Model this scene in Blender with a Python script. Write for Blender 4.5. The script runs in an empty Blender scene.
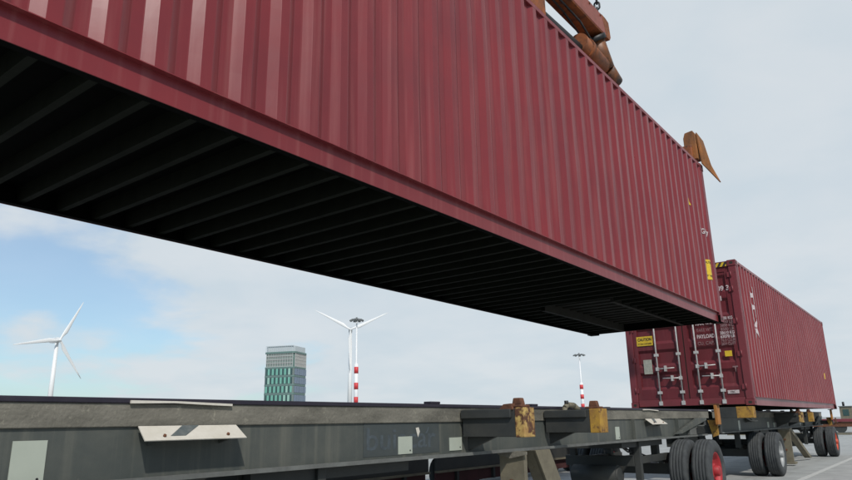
import bpy, bmesh, math, random
from mathutils import Vector, Matrix, noise
random.seed(7)
R = math.radians
scene = bpy.context.scene
col = scene.collection
W = 2.438; L = 12.192; H = 2.896
CAMZ = 1.22

# ------------------------------------------------------------------ materials
def nt(name):
    m = bpy.data.materials.new(name); m.use_nodes = True
    t = m.node_tree; b = t.nodes['Principled BSDF']
    return m, t, b

def surf(name, base, var=None, rough=.6, metal=0.0, scale=3.0, stretch=(1, 1, 1), amount=.5, bump=0.0, bscale=30,
         rough_var=.12, spots=None, spot_scale=6, spot_lo=.58, spot_hi=.66, coat=0.0, scale2=None, spec=.5, streak=None, streak_amt=.4):
    """worn painted / plain surface: two noises mix base with var, optional spots of a third colour"""
    m, t, b = nt(name); N = t.nodes; K = t.links
    tc = N.new('ShaderNodeTexCoord')
    mp = N.new('ShaderNodeMapping'); mp.inputs['Scale'].default_value = stretch
    K.new(tc.outputs['Object'], mp.inputs['Vector'])
    n = N.new('ShaderNodeTexNoise'); n.inputs['Scale'].default_value = scale; n.inputs['Detail'].default_value = 8
    n.inputs['Roughness'].default_value = .65
    K.new(mp.outputs[0], n.inputs['Vector'])
    r = N.new('ShaderNodeMapRange'); r.inputs[1].default_value = .35; r.inputs[2].default_value = .68
    r.inputs[3].default_value = 0; r.inputs[4].default_value = amount
    K.new(n.outputs['Fac'], r.inputs[0])
    mx = N.new('ShaderNodeMix'); mx.data_type = 'RGBA'
    mx.inputs[6].default_value = (*base, 1); mx.inputs[7].default_value = (*(var or base), 1)
    K.new(r.outputs[0], mx.inputs[0])
    out = mx.outputs[2]
    if streak:
        mp2 = N.new('ShaderNodeMapping'); mp2.inputs['Scale'].default_value = (9, 9, .35)
        K.new(tc.outputs['Object'], mp2.inputs['Vector'])
        s = N.new('ShaderNodeTexNoise'); s.inputs['Scale'].default_value = 1.6; s.inputs['Detail'].default_value = 6
        K.new(mp2.outputs[0], s.inputs['Vector'])
        rr = N.new('ShaderNodeMapRange'); rr.inputs[1].default_value = .5; rr.inputs[2].default_value = .75; rr.inputs[4].default_value = streak_amt
        K.new(s.outputs['Fac'], rr.inputs[0])
        m3 = N.new('ShaderNodeMix'); m3.data_type = 'RGBA'; m3.inputs[7].default_value = (*streak, 1)
        K.new(rr.outputs[0], m3.inputs[0]); K.new(out, m3.inputs[6]); out = m3.outputs[2]
    if spots:
        s = N.new('ShaderNodeTexNoise'); s.inputs['Scale'].default_value = spot_scale; s.inputs['Detail'].default_value = 10
        s.inputs['Roughness'].default_value = .7
        K.new(tc.outputs['Object'], s.inputs['Vector'])
        rr = N.new('ShaderNodeMapRange'); rr.inputs[1].default_value = spot_lo; rr.inputs[2].default_value = spot_hi
        K.new(s.outputs['Fac'], rr.inputs[0])
        m4 = N.new('ShaderNodeMix'); m4.data_type = 'RGBA'; m4.inputs[7].default_value = (*spots, 1)
        K.new(rr.outputs[0], m4.inputs[0]); K.new(out, m4.inputs[6]); out = m4.outputs[2]
    K.new(out, b.inputs['Base Color'])
    b.inputs['Metallic'].default_value = metal
    b.inputs['Specular IOR Level'].default_value = spec
    ra = N.new('ShaderNodeMapRange'); ra.inputs[3].default_value = max(.05, rough - rough_var); ra.inputs[4].default_value = min(1, rough + rough_var)
    K.new(n.outputs['Fac'], ra.inputs[0]); K.new(ra.outputs[0], b.inputs['Roughness'])
    if bump:
        n2 = N.new('ShaderNodeTexNoise'); n2.inputs['Scale'].default_value = bscale; n2.inputs['Detail'].default_value = 5
        K.new(tc.outputs['Object'], n2.inputs['Vector'])
        bp = N.new('ShaderNodeBump'); bp.inputs['Strength'].default_value = bump; bp.inputs['Distance'].default_value = .01
        K.new(n2.outputs['Fac'], bp.inputs['Height']); K.new(bp.outputs[0], b.inputs['Normal'])
    return m

M = {}
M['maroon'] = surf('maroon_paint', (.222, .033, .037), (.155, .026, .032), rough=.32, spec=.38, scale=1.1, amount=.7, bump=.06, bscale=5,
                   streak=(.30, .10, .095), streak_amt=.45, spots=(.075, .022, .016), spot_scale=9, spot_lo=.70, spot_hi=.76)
M['maroon_door_shaded'] = surf('maroon_door_shaded_paint', (.145, .018, .025), (.10, .016, .021), rough=.5, scale=2.0, amount=.7, bump=.05,
                   streak=(.22, .06, .06), streak_amt=.3, spots=(.06, .02, .014), spot_scale=10, spot_lo=.68, spot_hi=.76)  # maroon darkened to paint in the unlit door end
M['maroon_frame'] = surf('maroon_frame_paint', (.20, .034, .045), (.13, .03, .032), rough=.5, scale=3, amount=.6, bump=.05,
                   spots=(.08, .03, .018), spot_scale=7, spot_lo=.62, spot_hi=.72)
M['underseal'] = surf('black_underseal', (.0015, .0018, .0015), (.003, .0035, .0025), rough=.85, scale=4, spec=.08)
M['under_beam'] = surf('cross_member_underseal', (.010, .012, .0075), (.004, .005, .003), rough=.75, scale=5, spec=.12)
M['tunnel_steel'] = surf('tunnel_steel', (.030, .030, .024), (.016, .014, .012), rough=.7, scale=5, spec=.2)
M['old_maroon'] = surf('old_maroon_paint', (.075, .018, .020), (.045, .022, .018), rough=.8, scale=3)
M['galv'] = surf('galvanised_steel', (.62, .62, .61), (.45, .42, .40), rough=.45, metal=.25, scale=14, amount=.8)
M['white'] = surf('white_lettering', (.62, .56, .56), (.42, .3, .3), rough=.6, scale=30, amount=.9)
M['white_worn'] = surf('worn_lettering', (.30, .20, .20), (.14, .05, .06), rough=.7, scale=40, amount=.9)
M['yellow_label'] = surf('yellow_sticker', (.72, .50, .03), (.50, .32, .03), rough=.5, scale=20, amount=.6)
M['pale_label'] = surf('faded_sticker', (.42, .42, .36), (.25, .26, .22), rough=.6, scale=25, amount=.8)
M['ink_and_hole_black'] = surf('ink_and_hole_black', (.02, .018, .015), (.05, .04, .03), rough=.6, scale=30)
M['web'] = surf('grey_chassis_paint', (.058, .066, .061), (.095, .098, .084), rough=.6, scale=2.6, amount=.9, bump=.12, bscale=40,
                streak=(.16, .155, .125), streak_amt=.55, spots=(.17, .155, .12), spot_scale=22, spot_lo=.66, spot_hi=.76)
M['dark_steel'] = surf('dark_chassis_steel', (.026, .029, .029), (.05, .05, .044), rough=.65, scale=4, amount=.8, bump=.1,
                spots=(.07, .045, .03), spot_scale=11, spot_lo=.66, spot_hi=.76)
M['band'] = surf('scraped_top_rail', (.205, .190, .155), (.090, .084, .068), rough=.8, scale=4, stretch=(1, .5, 1.6), amount=1, bump=.5, bscale=45,
                spots=(.30, .28, .22), spot_scale=18, spot_lo=.58, spot_hi=.72)
M['edge'] = surf('dark_rail_cap', (.018, .014, .026), (.035, .03, .04), rough=.5, scale=9)
M['flange'] = surf('dusty_flange', (.15, .155, .145), (.09, .09, .085), rough=.7, scale=6, amount=.9, bump=.1)
M['khaki'] = surf('khaki_leg_paint', (.20, .175, .12), (.12, .105, .075), rough=.7, scale=5, amount=.9, bump=.12,
                spots=(.08, .05, .03), spot_scale=12, spot_lo=.63, spot_hi=.74)
M['yellow'] = surf('worn_yellow_paint', (.44, .25, .035), (.24, .12, .03), rough=.7, scale=8, amount=1, bump=.2,
                spots=(.11, .05, .022), spot_scale=11, spot_lo=.55, spot_hi=.64)
M['yellow_rusty'] = surf('rust_eaten_yellow_paint', (.55, .38, .12), (.30, .15, .05), rough=.7, scale=9, amount=1, bump=.3,
                spots=(.10, .04, .02), spot_scale=13, spot_lo=.46, spot_hi=.54)
M['orange'] = surf('orange_bracket_paint', (.42, .17, .03), (.25, .10, .025), rough=.65, scale=6, amount=.8, bump=.15)
M['rust'] = surf('rusty_casting', (.17, .065, .03), (.08, .035, .02), rough=.85, scale=12, amount=1, bump=.4, bscale=30)
M['spreader_red'] = surf('faded_red_spreader_paint', (.30, .080, .055), (.20, .065, .045), rough=.5, scale=4, amount=.8, bump=.1,
                spots=(.16, .06, .03), spot_scale=8, spot_lo=.62, spot_hi=.72)
M['spreader_orange'] = surf('rusty_orange_spreader_paint', (.34, .095, .022), (.13, .045, .018), rough=.65, scale=7, amount=1, bump=.2,
                spots=(.06, .03, .02), spot_scale=9, spot_lo=.56, spot_hi=.68)
M['flap'] = surf('scuffed_orange_flap', (.33, .12, .026), (.13, .055, .020), rough=.65, scale=6, stretch=(1, 1, .4), amount=1, bump=.2,
                spots=(.07, .035, .02), spot_scale=10, spot_lo=.60, spot_hi=.70)
M['elbow_dark'] = surf('greasy_orange_paint', (.26, .09, .025), (.06, .03, .02), rough=.5, scale=5, amount=1, bump=.2, spots=(.02, .017, .015), spot_scale=6, spot_lo=.5, spot_hi=.62)
M['black_metal'] = surf('black_metal', (.02, .02, .022), (.04, .035, .03), rough=.5, scale=15, metal=.3)
M['rubber'] = surf('dusty_rubber', (.035, .038, .041), (.075, .080, .080), rough=.85, scale=9, amount=.8, bump=.15, bscale=60)
M['red_rim'] = surf('red_rim_paint', (.42, .020, .028), (.22, .025, .025), rough=.55, scale=9, amount=.6)
M['orange_rim'] = surf('orange_red_rim_paint', (.60, .08, .03), (.4, .05, .03), rough=.5, scale=9, amount=.6)
M['silver_rim'] = surf('silver_rim_paint', (.36, .37, .37), (.22, .22, .21), rough=.5, metal=.2, scale=9, amount=.6)
M['plate'] = surf('white_guide_plate_paint', (.66, .62, .55), (.50, .46, .38), rough=.5, scale=9, amount=.7, bump=.05,
                spots=(.30, .22, .14), spot_scale=16, spot_lo=.68, spot_hi=.76)
M['plate_dark'] = surf('bare_patch', (.085, .105, .11), (.16, .17, .165), rough=.5, scale=30, amount=.9)
M['reflector'] = surf('pale_reflector', (.42, .45, .38), (.36, .39, .33), rough=.35, scale=5, amount=.6)
M['letter_grey'] = surf('faded_grey_lettering', (.075, .092, .105), (.042, .051, .055), rough=.6, scale=14, amount=1)
M['patch'] = surf('darker_repaint', (.046, .056, .057), (.064, .072, .069), rough=.6, scale=10, amount=.8)
M['turbine'] = surf('turbine_white', (.80, .80, .79), (.72, .72, .71), rough=.45, scale=.02)
M['nacelle_grey'] = surf('grey_nacelle', (.30, .32, .33), rough=.5)
M['mast_white'] = surf('mast_white', (.78, .78, .78), (.66, .66, .66), rough=.5, scale=.3)
M['mast_red'] = surf('mast_red', (.62, .045, .05), (.5, .05, .05), rough=.5, scale=.3)
M['lamp_grey'] = surf('lamp_grey', (.16, .17, .17), rough=.5)
M['shed_white'] = surf('shed_white', (.72, .74, .75), (.6, .62, .62), rough=.6, scale=.1)
M['tower_frame'] = surf('tower_frame', (.13, .21, .19), rough=.4)
M['tower_screen'] = surf('tower_screen', (.46, .46, .44), (.38, .38, .37), rough=.4, scale=.2)
M['tower_back'] = surf('tower_core', (.16, .20, .19), rough=.5)
M['glass_green'] = surf('green_glass', (.16, .42, .33), (.24, .52, .42), rough=.12, scale=.15, spec=.8)
M['crown_glass'] = surf('crown_glass', (.50, .54, .55), (.42, .47, .49), rough=.3, scale=.2)
M['glass_dark'] = surf('dark_glass', (.02, .06, .06), rough=.08, spec=.8)
M['glass_pale'] = surf('pale_glass', (.36, .58, .48), (.28, .46, .40), rough=.2, scale=.15)
M['glass_side'] = surf('side_glass', (.12, .17, .24), (.17, .23, .31), rough=.10, scale=.15, spec=.9)

def ground_material():
    m, t, b = nt('concrete_yard'); N = t.nodes; K = t.links
    tc = N.new('ShaderNodeTexCoord')
    def noi(sc, det=8):
        n = N.new('ShaderNodeTexNoise'); n.inputs['Scale'].default_value = sc; n.inputs['Detail'].default_value = det
        n.inputs['Roughness'].default_value = .65; K.new(tc.outputs['Object'], n.inputs['Vector']); return n.outputs['Fac']
    a = noi(.12); c = noi(2.2); d = noi(60, 3)
    mx = N.new('ShaderNodeMix'); mx.data_type = 'RGBA'; mx.inputs[6].default_value = (.31, .315, .30, 1); mx.inputs[7].default_value = (.42, .425, .41, 1)
    K.new(a, mx.inputs[0])
    m2 = N.new('ShaderNodeMix'); m2.data_type = 'RGBA'; m2.blend_type = 'MULTIPLY'; m2.inputs[0].default_value = 1
    r = N.new('ShaderNodeMapRange'); r.inputs[1].default_value = .3; r.inputs[2].default_value = .7; r.inputs[3].default_value = .78; r.inputs[4].default_value = 1.1
    K.new(c, r.inputs[0]); K.new(mx.outputs[2], m2.inputs[6]); K.new(r.outputs[0], m2.inputs[7])
    st = N.new('ShaderNodeTexNoise'); st.inputs['Scale'].default_value = .55; st.inputs['Detail'].default_value = 7; st.inputs['Roughness'].default_value = .7
    mpS = N.new('ShaderNodeMapping'); mpS.inputs['Scale'].default_value = (2.2, .35, 1); K.new(tc.outputs['Object'], mpS.inputs[0]); K.new(mpS.outputs[0], st.inputs['Vector'])
    rs = N.new('ShaderNodeMapRange'); rs.inputs[1].default_value = .52; rs.inputs[2].default_value = .70; rs.inputs[3].default_value = 1; rs.inputs[4].default_value = .72; K.new(st.outputs['Fac'], rs.inputs[0])
    mS = N.new('ShaderNodeMix'); mS.data_type = 'RGBA'; mS.blend_type = 'MULTIPLY'; mS.inputs[0].default_value = 1; K.new(m2.outputs[2], mS.inputs[6]); K.new(rs.outputs[0], mS.inputs[7]); m2 = mS
    # joints between the slabs
    br = N.new('ShaderNodeTexBrick'); br.offset = 0; br.inputs['Scale'].default_value = 1
    br.inputs['Brick Width'].default_value = 6; br.inputs['Row Height'].default_value = 6; br.inputs['Mortar Size'].default_value = .018
    br.inputs['Color1'].default_value = (1, 1, 1, 1); br.inputs['Color2'].default_value = (.93, .93, .93, 1); br.inputs['Mortar'].default_value = (.45, .45, .45, 1)
    K.new(tc.outputs['Object'], br.inputs['Vector'])
    m3 = N.new('ShaderNodeMix'); m3.data_type = 'RGBA'; m3.blend_type = 'MULTIPLY'; m3.inputs[0].default_value = 1
    K.new(m2.outputs[2], m3.inputs[6]); K.new(br.outputs['Color'], m3.inputs[7])
    K.new(m3.outputs[2], b.inputs['Base Color']); b.inputs['Roughness'].default_value = .85
    bp = N.new('ShaderNodeBump'); bp.inputs['Strength'].default_value = .3; bp.inputs['Distance'].default_value = .005
    K.new(d, bp.inputs['Height']); K.new(bp.outputs[0], b.inputs['Normal'])
    return m
M['ground'] = ground_material()
M['line'] = surf('worn_line_paint', (.55, .55, .52), (.38, .38, .36), rough=.7, scale=12, amount=.9)

# ------------------------------------------------------------------ mesh helpers
class MB:
    def __init__(s): s.bm = bmesh.new(); s.mats = []; s.cur = 0
    def mat(s, m):
        if m not in s.mats: s.mats.append(m)
        s.cur = s.mats.index(m); return s
    def face(s, vs):
        try:
            f = s.bm.faces.new(vs); f.material_index = s.cur; return f
        except ValueError: return None
    def box(s, x0, x1, y0, y1, z0, z1, mtx=None):
        P = [(x, y, z) for z in (z0, z1) for y in (y0, y1) for x in (x0, x1)]
        v = [s.bm.verts.new((mtx @ Vector(p)) if mtx else p) for p in P]
        for q in ((0, 2, 3, 1), (4, 5, 7, 6), (0, 1, 5, 4), (2, 6, 7, 3), (0, 4, 6, 2), (1, 3, 7, 5)): s.face([v[i] for i in q])
        return s
    def prism(s, pts, axis, a, b, mtx=None):
        """polygon pts in the plane normal to axis, pushed from a to b. plane coords: x:(y,z) y:(x,z) z:(x,y)"""
        def P(u, w, t):
            p = {'x': (t, u, w), 'y': (u, t, w), 'z': (u, w, t)}[axis]
            return (mtx @ Vector(p)) if mtx else p
        A = [s.bm.verts.new(P(u, w, a)) for u, w in pts]; B = [s.bm.verts.new(P(u, w, b)) for u, w in pts]
        s.face(A); s.face(list(reversed(B)))
        n = len(pts)
        for i in range(n): s.face([A[i], B[i], B[(i + 1) % n], A[(i + 1) % n]])
        return s
    def tube(s, p, q, r0, r1=None, n=16, cap=True):
        r1 = r0 if r1 is None else r1
        p = Vector(p); q = Vector(q); d = (q - p).normalized()
        u = d.orthogonal().normalized(); w = d.cross(u)
        A = []; B = []
        for i in range(n):
            a = 2 * math.pi * i / n; o = u * math.cos(a) + w * math.sin(a)
            A.append(s.bm.verts.new(p + o * r0)); B.append(s.bm.verts.new(q + o * r1))
        for i in range(n):
            f = s.face([A[i], A[(i + 1) % n], B[(i + 1) % n], B[i]])
            if f: f.smooth = True
        if cap: s.face(list(reversed(A))); s.face(B)
        return s
    def path(s, pts, r, n=8):
        for a, b in zip(pts, pts[1:]): s.tube(a, b, r, n=n)
        return s
    def lathe_x(s, prof, n=48, cx=0, cy=0, cz=0, smooth=True):
        """prof: list of (x, radius) turned about the X axis"""
        rings = []
        for x, r in prof:
            rings.append([s.bm.verts.new((cx + x, cy + r * math.cos(2 * math.pi * i / n), cz + r * math.sin(2 * math.pi * i / n))) for i in range(n)])
        for a, b in zip(rings, rings[1:]):
            for i in range(n):
                f = s.face([a[i], a[(i + 1) % n], b[(i + 1) % n], b[i]])
                if f: f.smooth = smooth
        return s
    def torus(s, c, R_, r, u, w, stretch=1.0, n=14, k=8):
        """link lying in plane u,w, stretched along u"""
        c = Vector(c); u = Vector(u); w = Vector(w); nn = u.cross(w)
        rings = []
        for i in range(n):
            a = 2 * math.pi * i / n
            ctr = c + u * (R_ * math.cos(a) + (stretch if math.cos(a) > 0 else -stretch)) + w * R_ * math.sin(a)
            rad = (u * math.cos(a) + w * math.sin(a))
            rings.append([s.bm.verts.new(ctr + rad * r * math.cos(2 * math.pi * j / k) + nn * r * math.sin(2 * math.pi * j / k)) for j in range(k)])
        for i in range(n):
            for j in range(k):
                f = s.face([rings[i][j], rings[(i + 1) % n][j], rings[(i + 1) % n][(j + 1) % k], rings[i][(j + 1) % k]])
                if f: f.smooth = True
        return s
    def mesh(s, name, m=None):
        bmesh.ops.recalc_face_normals(s.bm, faces=s.bm.faces)
        me = bpy.data.meshes.new(name); s.bm.to_mesh(me); s.bm.free()
        for k in (s.mats or [m]): me.materials.append(M[k] if isinstance(k, str) else k)
        return me
    def build(s, name, m=None, parent=None, bevel=0, seg=2, loc=None):
        me = s.mesh(name, m)
        o = bpy.data.objects.new(name, me); col.objects.link(o)
        if parent: o.parent = parent
        if loc: o.location = loc
        if bevel:
            b = o.modifiers.new('bevel', 'BEVEL'); b.width = bevel; b.segments = seg; b.limit_method = 'ANGLE'; b.angle_limit = R(40)
        return o

def tag(o, label=None, cat=None, group=None, kind=None):
    if label: o['label'] = label
    if cat: o['category'] = cat
    if group: o['group'] = group
    if kind: o['kind'] = kind
    return o

def empty(name, loc=(0, 0, 0), rz=0, mtx=None):
    o = bpy.data.objects.new(name, None); col.objects.link(o); o.empty_display_size = .3
    if mtx is not None: o.matrix_world = mtx
    else: o.location = loc; o.rotation_euler = (0, 0, rz)
    return o

def dup(o, parent=None):
    c = o.copy(); col.objects.link(c)
    if parent: c.parent = parent
    for ch in list(o.children): dup(ch, c)
    return c

def part_copy(o, dx=0, dy=0, dz=0, rz=0, parent=None):
    c = o.copy(); col.objects.link(c); c.parent = parent or o.parent
    c.location = o.location + Vector((dx, dy, dz)); c.rotation_euler = (0, 0, o.rotation_euler.z + rz)
    for ch in list(o.children): dup(ch, c)
    return c

FONTS = {}
def text_mesh(s, size, bold=.0, spacing=1.0):
    cu = bpy.data.curves.new('txt', 'FONT'); cu.body = s; cu.size = size; cu.offset = bold * size; cu.space_character = spacing
    cu.align_x = 'LEFT'; cu.resolution_u = 3; cu.fill_mode = 'BOTH'
    o = bpy.data.objects.new('txt', cu); col.objects.link(o)
    dg = bpy.context.evaluated_depsgraph_get(); dg.update()
    me = bpy.data.meshes.new_from_object(o.evaluated_get(dg))
    bpy.data.objects.remove(o); bpy.data.curves.remove(cu)
    me.materials.clear()
    return me

def put_text(name, s, size, m, parent, origin, ux, uy, bold=.015, xscale=1.0, spacing=1.0, fit=None):
    """text laid out from origin along ux with its up along uy (3D vectors in the parent's space)"""
    me = text_mesh(s, size, bold, spacing)
    ux = Vector(ux).normalized(); uy = Vector(uy).normalized()
    if fit:
        w = max(v.co.x for v in me.vertices); xscale = fit / w
    for v in me.vertices: v.co = Vector(origin) + ux * v.co.x * xscale + uy * v.co.y
    me.materials.append(M[m])
    o = bpy.data.objects.new(name, me); col.objects.link(o); o.parent = parent
    return o

# ------------------------------------------------------------------ shipping container
PITCH = .2695
def profile(y, y0):
    """how far the side sheet sits inside its outer plane at y"""
    t = (y - y0) % PITCH
    if t < .072: return 0.0
    if t < .136: return .036 * (t - .072) / .064
    if t < .2055: return .036
    return .036 * (1 - (t - .2055) / .064)

def side_panel(sx, seed):
    mb = MB(); ys = []
    y0 = .17; y1 = L - .17
    y = y0; n = int((y1 - y0) / PITCH)
    off = -.103
    k = -1
    while True:
        b = off + k * PITCH
        if b > y1: break
        for t, d in ((0, .0), (.004, 0), (.068, 0), (.0745, .0015), (.1335, .0345), (.140, .036), (.2015, .036), (.208, .0345), (.267, .0015)):
            if y0 < b + t < y1: ys.append((b + t, d))
        k += 1
    ys = [(y0, profile(y0, off))] + ys + [(y1, profile(y1, off))]
    zs = [.162 + (H - .06 - .162) * i / 14 for i in range(15)]
    X = W / 2 - .003
    rows = []
    for z in zs:
        row = []
        for (yy, d) in ys:
            w_ = noise.noise(Vector((yy * .9 + seed, z * 1.1, seed))) * .006 + noise.noise(Vector((yy * 3.1, z * 2.7 + seed, 3))) * .0022
            edge = min(1, (z - .162) * 4, (H - .06 - z) * 4)
            row.append(mb.bm.verts.new((sx * (X - d + w_ * edge - .003 * edge), yy, z)))
        rows.append(row)
    for a, b in zip(rows, rows[1:]):
        for i in range(len(a) - 1): mb.face([a[i], a[i + 1], b[i + 1], b[i]])
    return mb, off

def end_panel(mb, y, sy):
    n = 9; p = (W - .3) / n; xs = []
    for k in range(n):
        b = -W / 2 + .15 + k * p
        for t, d in ((0, 0), (.30 * p, 0), (.5 * p, .045), (.8 * p, .045), (p, 0)):
            if not xs or b + t > xs[-1][0] + 1e-4: xs.append((b + t, d))
    A = [mb.bm.verts.new((x, y - sy * (.02 + d), .16)) for x, d in xs]; B = [mb.bm.verts.new((x, y - sy * (.02 + d), H - .08)) for x, d in xs]
    for i in range(len(xs) - 1): mb.face([A[i], A[i + 1], B[i + 1], B[i]])

def corner_casting(x, y, z):
    """178 x 162 x 118 mm block with flat black ovals painted as hole shade on the outward faces"""
    mb = MB(); cx = .081 * x; cy = .089 * y
    mb.box(-.081, .081, -.089, .089, -.059, .059)
    ex = .0815 * x; ey = .0895 * y; ez = .0595 * z
    mb.mat('rust')
    mb.mat('maroon_frame')
    mb2 = mb
    mb2.mat('ink_and_hole_black')
    def oval(c, u, w, a, b):
        vs = [mb2.bm.verts.new(Vector(c) + Vector(u) * a * math.copysign(abs(math.cos(t)) ** .6, math.cos(t)) + Vector(w) * b * math.copysign(abs(math.sin(t)) ** .6, math.sin(t)))
              for t in [2 * math.pi * i / 16 for i in range(16)]]
        mb2.face(vs)
    oval((ex, 0, 0), (0, 1, 0), (0, 0, 1), .040, .026)
    oval((0, ey, 0), (1, 0, 0), (0, 0, 1), .034, .026)
    oval((0, 0, ez), (0, 1, 0), (1, 0, 0), .058, .030)
    mb.mats = ['maroon_frame', 'ink_and_hole_black'] if mb.mats[0] == 'maroon_frame' else ['rust', 'maroon_frame', 'ink_and_hole_black']
    return mb

def container(name_label, mtx, seed, rungs=True):
    root = empty('shipping_container', mtx=mtx)
    tag(root, name_label, 'shipping container', 'maroon forty foot containers')
    # side panels
    for sx in (1, -1):
        mb, off = side_panel(sx, seed + sx); mb.build('side_panel', 'maroon', root)
    # corner castings
    for z, zc in ((-1, .059), (1, H - .059)):
        for x in (-1, 1):
            for y, yc in ((-1, .089), (1, L - .089)):
                mb = MB(); mb.mat('maroon_frame'); mb.box(-.081, .081, -.089, .089, -.059, .059)
                if z < 0:
                    mb.mat('underseal'); mb.box(-.0815, .0815, -.0895, .0895, -.0600, -.052); mb.box(*sorted((-x * .0825, -x * .079)), -.089, .089, -.052, .058)
                    mb.box(-.080, .080, *sorted((-y * .0905, -y * .087)), -.052, .058)
                mb.mat('ink_and_hole_black')  # flat black ovals stand in for the shade inside the holes
                def oval(c, u, w, a, b):
                    vs = []
                    for i in range(16):
                        t = 2 * math.pi * i / 16
                        vs.append(mb.bm.verts.new(Vector(c) + Vector(u) * a * math.copysign(abs(math.cos(t)) ** .6, math.cos(t)) + Vector(w) * b * math.copysign(abs(math.sin(t)) ** .6, math.sin(t))))
                    mb.face(vs)
                oval((.0825 * x, 0, 0), (0, 1, 0), (0, 0, 1), .040, .026)
                oval((0, .0905 * y, 0), (1, 0, 0), (0, 0, 1), .034, .026)
                oval((0, 0, .0612 * z), (0, 1, 0), (1, 0, 0), .058, .030)
                o = mb.build('corner_casting', None, root)
                o.location = (x * (W / 2 - .080), yc, zc)
    # corner posts
    for x in (-1, 1):
        for y, yy in ((-1, .012), (1, L - .012)):
            mb = MB()
            a = x * (W / 2 - .006); b = x * (W / 2 - .15)
            y2 = yy + (-y) * .145
            mb.prism([(a, yy), (b, yy), (b, yy - y * .045), (a - x * .05, yy - y * .06), (a - x * .045, y2), (a, y2)], 'z', .118, H - .118)
            mb.build('corner_post', 'maroon_frame', root, bevel=.008)
    # rails
    for x in (-1, 1):
        mb = MB(); X = W / 2
        # channel web set in behind the overhanging side sheet, black inside
        mb.mat('maroon'); mb.box(x * (X - .050), x * (X - .044), .178, L - .178, .004, .160)
        mb.box(x * (X - .045), x * (X - .002), .178, L - .178, .1585, .1635)
        mb.mat('underseal'); mb.box(x * (X - .105), x * (X - .0505), .178, L - .178, .006, .012)
        mb.box(x * (X - .056), x * (X - .0505), .178, L - .178, .013, .149)
        mb.build('bottom_rail', None, root)
        mb = MB(); mb.box(x * (X - .064), x * (X - .001), .178, L - .178, H - .062, H - .008)
        mb.build('top_rail', 'maroon', root, bevel=.004)
    # roof with shallow ribs across
    mb = MB(); ys = []
    k = 0
    while .2 + k * .209 < L - .2:
        b = .2 + k * .209
        ys += [(b, 0), (b + .08, 0), (b + .10, -.02), (b + .19, -.02)]; k += 1
    A = [mb.bm.verts.new((-W / 2 + .06, y, H - .012 + d)) for y, d in ys]; B = [mb.bm.verts.new((W / 2 - .06, y, H - .012 + d)) for y, d in ys]
    for i in range(len(ys) - 1): mb.face([A[i], A[i + 1], B[i + 1], B[i]])
    mb.box(-W / 2 + .06, W / 2 - .06, .10, .2, H - .03, H - .012); mb.box(-W / 2 + .06, W / 2 - .06, ys[-1][0], L - .1, H - .03, H - .012)
    mb.build('roof_panel', 'maroon', root)
    mb = MB(); end_panel(mb, L, 1); mb.build('front_panel', 'maroon', root)
    # end frames
    mb = MB(); mb.mat('maroon_frame'); mb.box(-W / 2 + .16, W / 2 - .16, L - .03, L - .014, .021, .16); mb.mat('underseal'); mb.box(-W / 2 + .162, W / 2 - .162, L - .10, L - .031, .02, .16); mb.build('front_sill', None, root)
    mb = MB(); mb.box(-W / 2 + .16, W / 2 - .16, L - .09, L - .014, H - .1, H - .01); mb.build('front_header', 'maroon_frame', root, bevel=.005)
    mb = MB(); mb.box(-W / 2 + .162, W / 2 - .162, .016, .13, .025, .16); mb.build('door_sill', 'maroon_frame', root, bevel=.005)
    mb = MB(); mb.box(-W / 2 + .162, W / 2 - .162, .016, .12, H - .125, H - .01); hd = mb.build('door_header', 'maroon_frame', root, bevel=.005)
    # underside
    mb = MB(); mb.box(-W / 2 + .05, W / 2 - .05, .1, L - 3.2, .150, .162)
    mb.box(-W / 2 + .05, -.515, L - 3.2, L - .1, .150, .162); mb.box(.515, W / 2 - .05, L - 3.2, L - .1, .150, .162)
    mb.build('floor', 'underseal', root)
    mb = MB(); c = MB(); 
    k = 0; y = .43; first = None
    while y < L - 3.25:
        if first is None:
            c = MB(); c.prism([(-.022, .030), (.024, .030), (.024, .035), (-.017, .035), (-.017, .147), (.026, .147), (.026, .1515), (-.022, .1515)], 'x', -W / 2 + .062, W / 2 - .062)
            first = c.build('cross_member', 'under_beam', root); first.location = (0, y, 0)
        else: part_copy(first, dy=y - .43)
        y += .285
    # gooseneck tunnel: long recess with its own plate and side beams
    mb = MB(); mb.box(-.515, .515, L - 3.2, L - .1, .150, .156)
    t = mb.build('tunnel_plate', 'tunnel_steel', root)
    for x in (-1, 1):
        mb = MB(); mb.prism([(x * .515, .02), (x * .575, .02), (x * .575, .026), (x * .521, .026), (x * .521, .15), (x * .515, .15)], 'y', L - 3.2, L - .1)
        mb.build('tunnel_beam', 'tunnel_steel', root)
    y = L - 3.2; hf = None
    while y < L - .15:
        for x in (-1, 1):
            c = MB(); c.prism([(-.022, .030), (.026, .030), (.026, .035), (-.017, .035), (-.017, .149), (-.022, .149)], 'x', min(x * .577, x * (W / 2 - .062)), max(x * .577, x * (W / 2 - .062)))
            o = c.build('outrigger', 'under_beam', root); o.location = (0, y, 0)
        y += .300
    y = L - 3.1
    while y < L - .2:
        c = MB(); c.box(-.512, .512, y, y + .045, .128, .149); c.build('tunnel_bow', 'tunnel_steel', root); y += .25
    # doors
    dz0 = .165; dz1 = H - .13
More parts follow.
